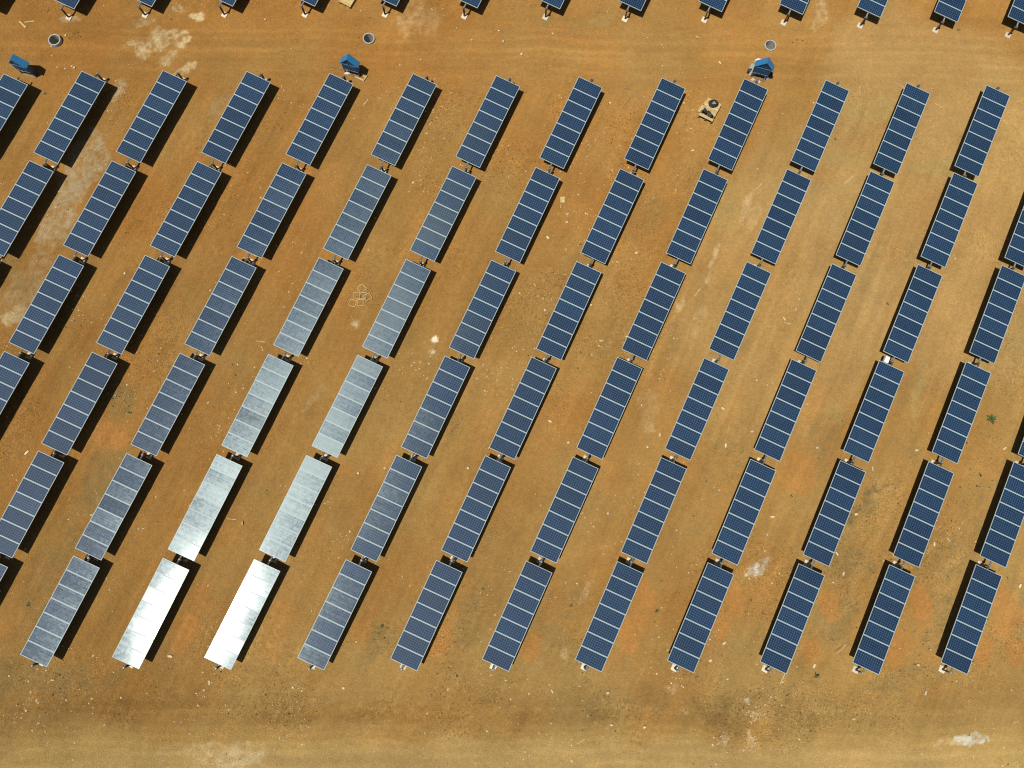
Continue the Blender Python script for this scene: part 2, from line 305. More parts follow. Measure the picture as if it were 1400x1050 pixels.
# patches of other soil, plus some brightening painted into it: px, py, half length, half width (pixels), image angle (deg, counter-clockwise), colour, strength, raggedness
PATCH = [
 (1290, 300, 190, 290, 0, 'dusty_lit', .45, .4), (1080, 420, 150, 220, -25, 'dusty_lit', .3, .5), (690, 1040, 700, 26, 0, 'dusty_lit', .5, .4),  # pale dusty soil; on the right side also opposition-effect brightening put into the colour
 # pale cement dust and subsoil
 (247, 52, 10, 13, 0, 'pale', .95, .6), (213, 62, 26, 14, 25, 'pale', .8, .9), (182, 58, 11, 6, 20, 'pale', .75, .8), (218, 44, 14, 7, 0, 'pale', .55, .9),
 (230, 80, 16, 7, 40, 'pale', .6, .9), (270, 22, 9, 7, 0, 'pale', .95, .5), (247, 13, 10, 6, -20, 'pale', .7, .8), (252, 97, 18, 7, 35, 'pale', .75, .8), (195, 30, 14, 6, 10, 'pale', .35, 1),
 (94, 27, 14, 5, 0, 'pale', .6, .8), (160, 122, 10, 17, -20, 'grey', .7, .7), (10, 437, 14, 8, 20, 'pale', .95, .6), (22, 428, 14, 12, 50, 'pale', .55, .8),
 (594, 464, 5, 5, 0, 'white', .95, .5), (590, 481, 7, 3, 0, 'white', .6, .9), (487, 443, 6, 4, -40, 'pale', .7, .8), (420, 418, 4, 3, 0, 'pale', .4, .8),
 (1035, 778, 19, 7, 30, 'bluewhite', .8, .9), (1325, 1011, 26, 8, 3, 'bluewhite', .85, .7), (1300, 1014, 24, 5, 5, 'pale', .5, .9),
 (320, 1036, 44, 12, -5, 'pale', .7, .9), (300, 1030, 70, 16, 0, 'pale', .35, .9), (70, 1040, 80, 14, 0, 'khaki', .4, .9),
 (1020, 957, 5, 4, 0, 'bluewhite', .8, .7), (1031, 978, 8, 8, 0, 'pale', .55, 1.1), (992, 1014, 11, 8, 0, 'pale', .5, 1), (1025, 1012, 7, 14, 0, 'pale', .45, 1.1), (935, 973, 6, 4, 0, 'pale', .5, 1),
 (772, 893, 5, 10, 0, 'pale', .4, 1), (918, 940, 9, 6, 0, 'pale', .35, 1), (430, 545, 22, 6, 55, 'pale', .2, 1), (560, 20, 22, 30, 0, 'pale', .3, .8), (590, 30, 14, 26, -20, 'pale', .25, 1),
 (1120, 22, 10, 26, -15, 'pale', .4, .9), (1030, 300, 8, 22, -25, 'pale', .3, 1), (975, 360, 4, 30, -18, 'pale', .55, .7), (930, 415, 6, 14, -28, 'pale', .5, .8), (955, 440, 10, 30, -25, 'pale', .2, 1),
 (1020, 285, 5, 26, -22, 'pale', .35, 1), (885, 555, 14, 26, 10, 'pale', .2, 1), (885, 585, 10, 8, 0, 'pale', .3, 1),
 (340, 875, 30, 14, 60, 'khaki', .3, 1), (800, 810, 4, 24, -28, 'pale', .35, .9), (745, 800, 8, 14, 0, 'pale', .25, 1),
 # greyed ground
 (112, 225, 24, 60, -28, 'grey', .75, .7), (85, 290, 22, 55, -26, 'grey', .75, .7), (60, 320, 8, 20, -20, 'grey', .5, .8), (35, 395, 22, 50, -28, 'grey', .45, .8), (305, 145, 20, 18, 0, 'grey', .3, 1),
 (165, 550, 20, 24, -20, 'khakidark', .5, .9), (150, 655, 36, 50, -25, 'khakidark', .6, .8), (125, 700, 30, 60, -28, 'khakidark', .45, .9), (60, 925, 110, 24, 0, 'khakidark', .55, .9), (60, 800, 30, 50, -20, 'khakidark', .45, .9),
 (520, 875, 22, 26, -20, 'khakidark', .6, .8), (635, 860, 18, 46, -20, 'khakidark', .45, .9), (640, 805, 14, 30, -20, 'khakidark', .4, .9), (765, 840, 26, 60, -28, 'khakidark', .3, .9),
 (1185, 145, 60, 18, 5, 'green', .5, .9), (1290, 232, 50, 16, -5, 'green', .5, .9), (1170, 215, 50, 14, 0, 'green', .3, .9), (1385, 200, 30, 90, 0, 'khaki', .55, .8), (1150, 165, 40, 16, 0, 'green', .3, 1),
 (1255, 530, 12, 46, -10, 'green', .55, .9), (1245, 565, 26, 60, -20, 'khakidark', .3, .9), (1125, 590, 24, 36, 0, 'khakidark', .45, .9), (1145, 560, 20, 22, 0, 'green', .35, .9), (985, 640, 40, 80, -28, 'khakidark', .3, .9),
 (875, 300, 30, 40, -25, 'khakidark', .25, .9), (985, 290, 20, 30, -25, 'green', .3, .9), (1190, 695, 20, 14, 20, 'khakidark', .7, .8), (1160, 770, 36, 30, -20, 'khakidark', .55, .9), (1280, 770, 26, 40, -20, 'khakidark', .5, .9), (1285, 850, 20, 44, -25, 'khakidark', .6, .9), (1140, 850, 24, 40, -25, 'khakidark', .45, .9), (1240, 930, 70, 14, 10, 'khakidark', .5, .9), (1330, 720, 26, 50, -28, 'khakidark', .4, .9),
 (1195, 669, 22, 5, 18, 'char', .85, .8), (1182, 690, 14, 10, 40, 'char', .55, .9), (1166, 706, 5, 12, -25, 'char', .7, .8), (1150, 850, 20, 30, -25, 'khakidark', .3, 1),
 (780, 35, 40, 12, 0, 'khakidark', .5, .9), (820, 30, 20, 8, 10, 'green', .35, .9), (865, 955, 70, 20, 0, 'khakidark', .4, .9), (1000, 975, 40, 30, 0, 'khakidark', .35, .9),
 # fresh orange soil
 (150, 592, 26, 17, 10, 'orange', 1., .4), (122, 612, 8, 22, -30, 'orange', .7, .6), (35, 785, 10, 30, -20, 'orange', .7, .6), (12, 850, 16, 38, -10, 'orange', .55, .6), (252, 862, 14, 28, -22, 'orange', .95, .4), (270, 820, 12, 30, -28, 'orange', .7, .5),
 (393, 822, 20, 42, -15, 'orange', .6, .6), (380, 860, 20, 40, -25, 'orange', .45, .7), (520, 800, 16, 34, -28, 'orange', .5, .6), (500, 855, 14, 30, -22, 'orange', .7, .5), (625, 820, 12, 40, -26, 'orange', .55, .6), (598, 880, 16, 30, -28, 'orange', .8, .5),
 (728, 885, 16, 24, -15, 'orange', .9, .4), (752, 830, 14, 36, -26, 'orange', .45, .7), (882, 812, 15, 22, -5, 'orange', .95, .4), (865, 862, 15, 28, -20, 'orange', .95, .4), (835, 905, 14, 16, -20, 'orange', .7, .6), (1005, 820, 14, 24, -10, 'orange', .9, .4), (985, 860, 14, 22, -20, 'orange', .9, .4), (970, 890, 14, 14, 0, 'orange', .5, .7),
 (1133, 825, 13, 24, 12, 'orange', .95, .35), (1106, 885, 15, 18, -10, 'orange', .9, .4), (1258, 826, 13, 25, 8, 'orange', 1., .3), (1228, 885, 16, 26, -20, 'orange', .85, .4), (1375, 835, 20, 34, 0, 'orange', .8, .5), (1345, 895, 14, 26, -15, 'orange', .85, .4), (1388, 895, 12, 20, 10, 'orange', .85, .4),
 (1093, 655, 26, 26, 10, 'orange', .8, .45), (1110, 555, 18, 30, -10, 'orange', .45, .7), (1355, 632, 28, 28, 0, 'orange', .55, .6), (745, 655, 16, 24, -20, 'orange', .5, .7), (838, 655, 26, 24, -10, 'orange', .6, .6), (892, 655, 9, 34, -28, 'orange', .65, .6), (930, 700, 12, 30, -28, 'orange', .35, .8), (470, 640, 12, 10, -20, 'orange', .75, .5), (425, 740, 12, 34, -25, 'orange', .5, .6), (660, 590, 14, 40, -28, 'orange', .4, .7), (535, 620, 10, 20, -20, 'orange', .4, .7),
 (455, 242, 12, 24, -20, 'orange', .6, .7), (445, 358, 10, 10, 0, 'orange', .3, .8), (150, 375, 16, 26, -25, 'orange', .4, .7), (240, 470, 16, 36, -25, 'orange', .4, .8), (280, 350, 14, 40, -25, 'orange', .4, .8), (330, 235, 30, 30, 0, 'orange', .35, .8), (770, 48, 40, 16, 0, 'orange', .35, .8), (1050, 160, 26, 30, 0, 'orange', .4, .8), (960, 190, 20, 30, -20, 'orange', .4, .8), (1000, 12, 24, 16, 0, 'orange', .5, .8), (1130, 240, 20, 14, 0, 'orange', .5, .8), (1225, 345, 18, 22, -10, 'orange', .45, .8), (900, 520, 20, 20, 0, 'orange', .4, .8), (1000, 560, 24, 40, -20, 'orange', .35, .8), (780, 555, 24, 40, -20, 'orange', .25, .9), (1310, 610, 10, 40, -25, 'orange', .4, .8), (1215, 420, 20, 40, -20, 'orange', .25, .9), (1080, 480, 30, 50, -20, 'orange', .25, .9),
 (130, 30, 60, 16, 0, 'brown', .4, .9), (30, 150, 60, 60, 0, 'brown', .35, .9), (25, 700, 60, 120, 0, 'brown', .25, .9), (130, 966, 170, 8, 0, 'brown', .5, .8), (500, 975, 130, 12, 0, 'brown', .55, .9), (480, 1010, 90, 10, 0, 'orange', .3, 1), (330, 925, 120, 16, 0, 'brown', .35, .9), (500, 60, 130, 14, 0, 'brown', .25, .9),
]
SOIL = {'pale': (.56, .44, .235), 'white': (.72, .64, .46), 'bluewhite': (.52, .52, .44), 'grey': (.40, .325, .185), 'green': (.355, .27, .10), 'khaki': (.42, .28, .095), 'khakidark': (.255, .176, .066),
        'dusty_lit': (.42, .285, .115), 'orange': (.405, .198, .055), 'brown': (.265, .145, .038), 'char': (.165, .13, .06)}

def build_ground():
    X = axis_coords(-47, 47, 0.12, 900); Y = axis_coords(-25, 47, 0.12, 900)
    nx, ny = len(X), len(Y)
    gx, gy = np.meshgrid(X, Y); gx = gx.ravel(); gy = gy.ravel()
    a = gx*U2[0]+gy*U2[1]; w = gx*W2[0]+gy*W2[1]
    big = vnoise(gx, gy, 14, 1, 4); mid = vnoise(gx, gy, 3.0, 2, 5, .6); fine = vnoise(gx, gy, 0.7, 3, 4, .7)
    hue = vnoise(gx, gy, 5.5, 9, 4, .6)
    base = np.array((.338, .190, .056)); hot = np.array((.345, .168, .043)); kh = np.array((.340, .216, .072))
    t = np.clip(hue*0.75 + 0.55*np.clip((-gx-4)/34, -1, 1)*0.6 + 0.45*np.clip((gy-6)/22, -1, 1) - 0.05, -1, 1)
    col = base[None]*np.ones((len(gx), 1))
    col += (hot-base)[None]*np.clip(t, 0, 1)[:, None] + (kh-base)[None]*np.clip(-t, 0, 1)[:, None]
    lum = 1 + 0.06*big + 0.09*mid + 0.05*fine
    # roads across the top and the bottom: streaks along them
    top = sstep(30.0, 32.0, gy)*(1-sstep(36.6, 38.2, gy))
    bot = 1-sstep(-17.5, -14.6, gy+0.7*vnoise(gx, gy, 9, 21, 2))
    st = vnoise(gx*0.09, gy, 0.9, 5, 4, .65); st2 = vnoise(gx*0.03, gy, 0.35, 6, 2)
    lum += (top*0.75+bot)*(0.085*st+0.035*st2)
    col = col*(1-0.85*bot[:, None]) + np.array((.40, .278, .098))[None]*0.85*bot[:, None]
    edge = np.exp(-((gy+14.2-0.5*st)/1.3)**2); lum -= edge*(0.10+0.10*np.clip(vnoise(gx, gy, 2.5, 31, 3), -1, 1))
    # worn streaks along the aisles between the table lines
    la = vnoise(w, a*0.10, 0.8, 12, 4, .6); lb = vnoise(w, a*0.06, 0.28, 13, 2)
    field = (1-top)*(1-bot)
    lum += field*(0.075*la+0.035*lb)
    z = 0.018*vnoise(gx, gy, 1.3, 14, 3) + field*0.010*lb + (top+bot)*0.010*st2
    # tyre tracks
    def track(p0, p1, half, amp, wid=0.17, pale=0.15):
        nonlocal z, lum
        A = np.array(at(*p0)[:2]); B = np.array(at(*p1)[:2]); d = (B-A); Ld = np.hypot(*d); d /= Ld; nrm = np.array((-d[1], d[0]))
        s = (gx-A[0])*d[0]+(gy-A[1])*d[1]; q = (gx-A[0])*nrm[0]+(gy-A[1])*nrm[1] + 0.25*vnoise(s, s*0, 6, 41, 2)
        on = sstep(-1, 1.5, s)*(1-sstep(Ld-1.5, Ld+1, s))*np.clip(.65+.6*vnoise(s, q, 2.2, 43, 3), 0, 1)
        for sg in (-1, 1):
            g = np.exp(-((q-sg*half)/wid)**2)*on
            lug = 0.6+0.4*np.sin(s*2*PI/0.24)
            z += -amp*g*lug; lum += pale*g*(0.5+0.5*lug)
            z += amp*0.7*np.exp(-((np.abs(q-sg*half)-wid*1.7)/(wid*.5))**2)*on
    for tr in [((990, 300), (885, 560), .75, .018), ((1120, 250), (950, 620), .8, .014), ((0, 75), (1400, 92), .8, .014), ((0, 52), (1400, 60), .8, .014), ((0, 60), (1400, 74), .75, .010),
               ((0, 1010), (1400, 1014), .8, .018), ((0, 1034), (1400, 1030), .8, .018), ((0, 985), (1400, 990), .8, .012), ((560, 0), (520, 90), .7, .014), ((1125, 0), (1090, 110), .7, .016),
               ((250, 180), (150, 360), .75, .012), ((420, 200), (330, 380), .75, .012), ((640, 480), (540, 700), .75, .010), ((880, 250), (800, 420), .75, .012), ((1110, 640), (1020, 820), .8, .012), ((1350, 440), (1290, 560), .7, .014), ((1230, 640), (1150, 790), .75, .012), ((300, 700), (240, 850), .7, .012), ((740, 790), (850, 760), .8, .010), ((1100, 900), (1360, 700), .8, .010)]:
        track(*tr)
    rgh = np.zeros_like(gx)
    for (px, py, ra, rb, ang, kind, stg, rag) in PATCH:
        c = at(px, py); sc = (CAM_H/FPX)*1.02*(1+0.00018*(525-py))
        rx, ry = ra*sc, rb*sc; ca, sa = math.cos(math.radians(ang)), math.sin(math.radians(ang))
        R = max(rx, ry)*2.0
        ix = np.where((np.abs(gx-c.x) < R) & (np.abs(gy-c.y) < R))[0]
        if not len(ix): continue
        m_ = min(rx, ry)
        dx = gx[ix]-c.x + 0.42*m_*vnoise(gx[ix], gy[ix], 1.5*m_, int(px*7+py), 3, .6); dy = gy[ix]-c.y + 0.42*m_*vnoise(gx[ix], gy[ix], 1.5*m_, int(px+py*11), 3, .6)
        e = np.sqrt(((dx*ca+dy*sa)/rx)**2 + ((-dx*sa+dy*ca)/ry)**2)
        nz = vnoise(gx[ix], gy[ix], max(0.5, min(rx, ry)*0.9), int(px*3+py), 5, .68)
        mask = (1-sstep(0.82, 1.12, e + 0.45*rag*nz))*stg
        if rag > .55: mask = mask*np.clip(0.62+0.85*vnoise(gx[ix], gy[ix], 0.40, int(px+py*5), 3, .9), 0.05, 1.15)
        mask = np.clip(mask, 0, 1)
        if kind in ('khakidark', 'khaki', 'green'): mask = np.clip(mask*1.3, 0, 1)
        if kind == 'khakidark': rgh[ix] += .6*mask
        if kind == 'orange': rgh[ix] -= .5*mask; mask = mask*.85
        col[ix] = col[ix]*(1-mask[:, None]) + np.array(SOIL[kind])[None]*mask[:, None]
        if kind == 'orange': z[ix] += 0.035*mask
    # rough, clod-strewn ground: darker and lighter crumbs
    rough = np.clip(0.26+1.1*vnoise(gx, gy, 5, 17, 4, .65) + 0.5*edge + rgh - 0.4*sstep(8, 22, gx)*sstep(-6, 8, gy), 0, 1.2)*(1-0.75*top)*(1-.75*bot)
    cr1 = vnoise(gx, gy, 0.42, 18, 3, .8); cr2 = vnoise(gx, gy, 0.26, 19, 2, .9)
    lum += rough*(0.075*cr1+0.05*cr2); z += (0.006+0.020*rough)*cr1 + 0.006*cr2
    col *= np.clip(lum, .35, 1.7)[:, None]
    far = sstep(48, 80, np.maximum(np.abs(gx), np.abs(gy))); z *= (1-far)
    # pits inside the concrete rings
    for px, py, ro, h in RINGS:
        c = at(px, py, h); dx, dy = gx-c.x, gy-c.y; r = np.hypot(dx, dy)
        inn = r < 0.30; mid1 = (r >= 0.30) & (r < ro-0.045); mid2 = (r >= ro-0.045) & (r < ro+0.09)
        z[inn] = -1.0+0.1*fine[inn]; col[inn] = (.22, .20, .15)
        for mm, rr, zz in ((mid1, ro-0.06, -1.0), (mid2, ro-0.02, 0.0)):
            gx[mm] = c.x+dx[mm]/r[mm]*rr; gy[mm] = c.y+dy[mm]/r[mm]*rr; z[mm] = zz
    me = bpy.data.meshes.new('ground')
    nv = nx*ny; me.vertices.add(nv)
    me.vertices.foreach_set('co', np.stack([gx, gy, z], 1).astype(np.float32).ravel())
    i = np.arange(nx-1)[None]+nx*np.arange(ny-1)[:, None]
    q = np.stack([i, i+1, i+1+nx, i+nx], -1).reshape(-1, 4)
    me.loops.add(q.size); me.loops.foreach_set('vertex_index', q.astype(np.int32).ravel())
    me.polygons.add(len(q)); me.polygons.foreach_set('loop_start', (np.arange(len(q))*4).astype(np.int32))
    me.polygons.foreach_set('use_smooth', np.ones(len(q), dtype=bool))
    me.update(calc_edges=True)
    at_ = me.color_attributes.new('soil', 'FLOAT_COLOR', 'POINT')
    at_.data.foreach_set('color', np.concatenate([col, np.ones((nv, 1))], 1).astype(np.float32).ravel())
    ra_ = me.attributes.new('rough', 'FLOAT', 'POINT'); ra_.data.foreach_set('value', np.clip(rough, 0, 1).astype(np.float32))
    me.materials.append(M['soil'])
    o = obj('ground', me); o['kind'] = 'structure'
    return o
build_ground()

# ------------------------------------------------------------------ solar tables
TABLES = {
    'T': [(0, -37.92, 40.24), (1, -31.77, 40.18), (2, -25.96, 40.41), (3, -19.89, 40.5), (4, -13.7, 40.55), (5, -7.54, 40.6), (6, -1.42, 40.5), (7, 4.85, 40.47), (8, 11.01, 40.37), (9, 17.17, 40.34), (10, 23.34, 40.16), (11, 29.28, 39.95), (12, 35.15, 39.61), (13, 40.78, 39.24)],
    'A': [(0, -37.63, 27.63), (1, -31.92, 27.88), (2, -25.93, 27.98), (3, -19.73, 27.95), (4, -13.57, 27.84), (5, -7.36, 27.85), (6, -1.15, 27.73), (7, 5.01, 27.68), (8, 11.24, 27.63), (9, 17.42, 27.61), (10, 23.55, 27.54), (11, 29.64, 27.35), (12, 35.66, 27.21)],
    'B': [(1, -35.14, 20.85), (2, -29.17, 20.87), (3, -22.97, 20.85), (4, -16.78, 20.78), (5, -10.58, 20.68), (6, -4.36, 20.58), (7, 1.77, 20.52), (8, 7.94, 20.45), (9, 14.11, 20.46), (10, 20.27, 20.48), (11, 26.43, 20.35), (12, 32.6, 20.27), (13, 38.71, 20.2)],
    'C': [(0, -38.53, 13.82), (1, -32.37, 13.76), (2, -26.25, 13.74), (3, -20.07, 13.67), (4, -13.84, 13.61), (5, -7.59, 13.5), (6, -1.47, 13.47), (7, 4.68, 13.39), (8, 10.76, 13.37), (9, 16.96, 13.41), (10, 23.14, 13.28), (11, 29.38, 13.25), (12, 35.52, 13.21)],
    'D': [(1, -35.6, 6.72), (2, -29.46, 6.67), (3, -23.33, 6.61), (4, -17.11, 6.55), (5, -10.86, 6.5), (6, -4.7, 6.45), (7, 1.4, 6.39), (8, 7.47, 6.39), (9, 13.62, 6.34), (10, 19.85, 6.27), (11, 26.08, 6.19), (12, 32.28, 6.11), (13, 38.31, 5.98)],
    'E': [(1, -32.57, -0.26), (2, -26.55, -0.42), (3, -20.33, -0.48), (4, -14.17, -0.54), (5, -7.97, -0.53), (6, -1.83, -0.56), (7, 4.24, -0.64), (8, 10.39, -0.68), (9, 16.6, -0.79), (10, 22.86, -0.88), (11, 29.03, -0.95), (12, 35.01, -0.97)],
    'F': [(0, -35.76, -7.28), (1, -29.6, -7.33), (2, -23.55, -7.48), (3, -17.44, -7.55), (4, -11.26, -7.58), (5, -5.11, -7.64), (6, 0.99, -7.69), (7, 7.19, -7.73), (8, 13.36, -7.81), (9, 19.57, -7.89), (10, 25.78, -7.96), (11, 31.74, -7.95), (12, 37.9, -8.01)],
}
TILT, HGT, TL_, TW, PITCH_M = -0.0512, 1.245, 7.08, 1.965, 7.7546
MOD = TL_/7
LINE = {'T': 0, 'A': 0, 'B': 0, 'C': 1, 'D': 1, 'E': 2, 'F': 3}
ORD = ['first', 'second', 'third', 'fourth', 'fifth', 'sixth', 'seventh', 'eighth', 'ninth', 'tenth', 'eleventh', 'twelfth', 'thirteenth', 'fourteenth']
ROWNAME = {'T': 'topmost cropped row', 'A': 'first full row', 'B': 'second full row', 'C': 'third full row', 'D': 'fourth full row', 'E': 'fifth full row', 'F': 'lowest row'}

def frame_mesh():
    bm = bmesh.new(); x, y, f, h = (MOD-0.010)/2, TW/2, 0.024, 0.040
    add_box(bm, -x, x, -y, -y+f, -h, 0.004); add_box(bm, -x, x, y-f, y, -h, 0.004)
    add_box(bm, -x, -x+f, -y+f, y-f, -h, 0.0035); add_box(bm, x-f, x, -y+f, y-f, -h, 0.0035)
    return mesh('module_frame', bm, M['alu'])
def laminate_mesh():
    bm = bmesh.new(); x, y = (MOD-0.010)/2-0.022, TW/2-0.022
    uvl = bm.loops.layers.uv.new('UV')
    def quad(z, flip, mi):
        co = [(-x, -y, z), (x, -y, z), (x, y, z), (-x, y, z)]
        if flip: co = co[::-1]
        f = bm.faces.new([bm.verts.new(c) for c in co]); f.material_index = mi
        for lp in f.loops:
            lp[uvl].uv = ((lp.vert.co.y+y)/(2*y), (lp.vert.co.x+x)/(2*x))
    quad(0.0, False, 0); quad(-0.006, True, 1)
    me = bpy.data.meshes.new('solar_module'); bm.to_mesh(me); bm.free()
    me.materials.append(M['cells']); me.materials.append(M['backsheet']); return me
def tube_mesh():
    bm = bmesh.new(); L = PITCH_M/2-0.06
    add_tube(bm, [(-L, 0, 0), (L, 0, 0)], 0.062, 10)
    return mesh('torque_tube', bm, M['galv'], True)
def rails_mesh():
    bm = bmesh.new()
    for i in range(8):
        x = -TL_/2+i*MOD; x = max(-TL_/2+.06, min(TL_/2-.06, x))
        add_box(bm, x-.03, x+.03, -.85, .85, -.105, -.044)
    return mesh('mounting_rails', bm, M['galv'])

def make_table():
    t = thing('solar_table', 'blue solar table', 'solar panel')
    rx = TILT
    hub = (0, 0, HGT)
    up = Vector((0, -math.sin(rx), math.cos(rx)))
    for i in range(7):
        m = obj('solar_module', LAM, t, (0, 0, 0))
        m.location = (-TL_/2+(i+.5)*MOD, 0, HGT); m.rotation_euler = (rx, 0, 0)
        obj('module_frame', FRM, m)
    r = obj('mounting_rails', RLS, t, hub); r.rotation_euler = (rx, 0, 0)
    obj('torque_tube', TUB, t, Vector(hub)-up*0.168)
    return t
LAM, FRM, TUB, RLS = laminate_mesh(), frame_mesh(), tube_mesh(), rails_mesh()
proto = make_table()

def in_frame(cx, cy):
    """how much of the table's top lies inside the picture, 0..1"""
    n = k = 0
    for i in range(15):
        for j in range(5):
            s, t = -TL_/2+TL_*i/14, -TW/2+TW*j/4
            x, y = pix((cx+U2[0]*s+W2[0]*t, cy+U2[1]*s+W2[1]*t, HGT)); n += 1
            if 1 < x < 1399 and 1 < y < 1049: k += 1
    return k/n

LOOK = {'D4': 'silvery glare-hazed', 'C4': 'mottled silver glare-hazed', 'E3': 'pale silver glare-hazed', 'D5': 'bright silver glare-hazed', 'E4': 'bright silver glare-hazed', 'F2': 'solar table glaring white on its right half', 'F3': 'solar table glaring white on its left half'}
rnd = random.Random(3)
ordinal = {}
first = True
for r, row in TABLES.items():
    seen = 0
    for c, x, y in row:
        t = proto if first else copy_tree(proto); first = False
        t.location = (x, y, 0); t.rotation_euler = (0, 0, AZ+rnd.gauss(0, .0022))
        key = f'{r}{c}'; vis = in_frame(x, y) > 0
        if vis:
            seen += 1; o = ORD[seen-1]
        else: o = None
        ordinal[key] = (o, x < 0)
        look = LOOK.get(key, 'dark blue')
        if o is None:
            lab = f'dark blue solar table just outside the {"left" if x < 0 else "right"} picture edge, {ROWNAME[r]}'
        elif look.startswith('solar table'):
            lab = f'{look}, {o} from left in the {ROWNAME[r]}'
        else:
            lab = f'{look} solar table, {o} from left in the {ROWNAME[r]}'
        tag(t, lab, 'solar panel', 'solar tables in slanting rows on the bare soil')

# ------------------------------------------------------------------ posts at the table ends
def make_post():
    t = thing('support_post', 'post', 'post')
    bm = bmesh.new()
    add_box(bm, -.055, .055, -.045, -.037, -.05, 1.0); add_box(bm, -.055, .055, .037, .045, -.05, 1.0); add_box(bm, -.004, .004, -.037, .037, -.05, 1.0)
    obj('post', mesh('post', bm, M['rust']), t)
    bm = bmesh.new()
    add_box(bm, -.05, .05, -.11, .11, .985, 1.015, .004)
    add_tube(bm, [(-.05, 0, 1.077), (.05, 0, 1.077)], .095, 14)
    obj('bearing', mesh('bearing', bm, M['galv']), t)
    bm = bmesh.new()
    vs = add_box(bm, -.22, .22, -.21, .21, -.2, .06, .02)
    for v in vs:
        v.co.x += rnd.uniform(-.02, .02); v.co.y += rnd.uniform(-.02, .02)
    obj('footing', mesh('footing', bm, M['concrete']), t)
    return t
post0 = make_post(); used = False
def place_post(p, lab, small=False):
    global used
    t = post0 if not used else copy_tree(post0); used = True
    t.location = (p[0], p[1], 0); t.rotation_euler = (0, 0, AZ)
    tag(t, lab, 'post', 'posts carrying the ends of the solar tables')
pos = {f'{r}{c}': np.array((x, y)) for r, row in TABLES.items() for c, x, y in row}
for key, P in pos.items():
    r, c = key[0], int(key[1:]); o, left = ordinal[key]
    low = P+U2*PITCH_M/2
    rows = 'ABCDEF'
    nxt = None
    if r in rows[:-1]:
        s = rows[rows.index(r)+1]; nxt = f'{s}{c+LINE[r]-LINE[s]}'
        if nxt in pos: low = (P+pos[nxt])/2
    x, y = pix((low[0], low[1], 0.5))
    if not (-25 < x < 1425 and y > -10): continue
    w = o if o else 'outermost ' + ('left' if left else 'right')
    lo = {'T': 'lower end', 'F': 'lower end'}.get(r, 'lower end')
    nm = ROWNAME[r]
    place_post(low, (f'steel post on pale footing below the {w} solar table of the {nm}' if o else f'steel post on pale footing at the {"left" if left else "right"} picture edge, {nm}'))
    if r == 'A':
        hi = P-U2*PITCH_M/2
        place_post(hi, f'brown steel post above the upper end of the {w} solar table, first full row')

# ------------------------------------------------------------------ concrete rings
def make_ring(px, py, ro, h, label):
    c = at(px, py, h); bm = bmesh.new(); seg = 40; ri = ro-0.085
    prof = [(ro, -0.15), (ro, h-.015), (ro-.015, h), (ri+.012, h), (ri, h-.012), (ri, -1.1)]
    rings = [[bm.verts.new((rr*math.cos(2*PI*k/seg), rr*math.sin(2*PI*k/seg), zz)) for k in range(seg)] for rr, zz in prof]
    for A, B in zip(rings, rings[1:]):
        for k in range(seg): bm.faces.new((A[k], A[(k+1) % seg], B[(k+1) % seg], B[k]))
    o = obj('concrete_ring', mesh('concrete_ring', bm, M['ring']), None, (c.x, c.y, 0))
    tag(o, label, 'well ring', 'concrete rings sunk beside the top track')
make_ring(*RINGS[0], 'grey concrete well ring with a dark hollow, above the left blue cabinet')
make_ring(*RINGS[1], 'grey concrete well ring half in shadow inside, above the middle blue cabinet')
make_ring(*RINGS[2], 'grey concrete well ring, sunlit inside, above the right blue cabinet')

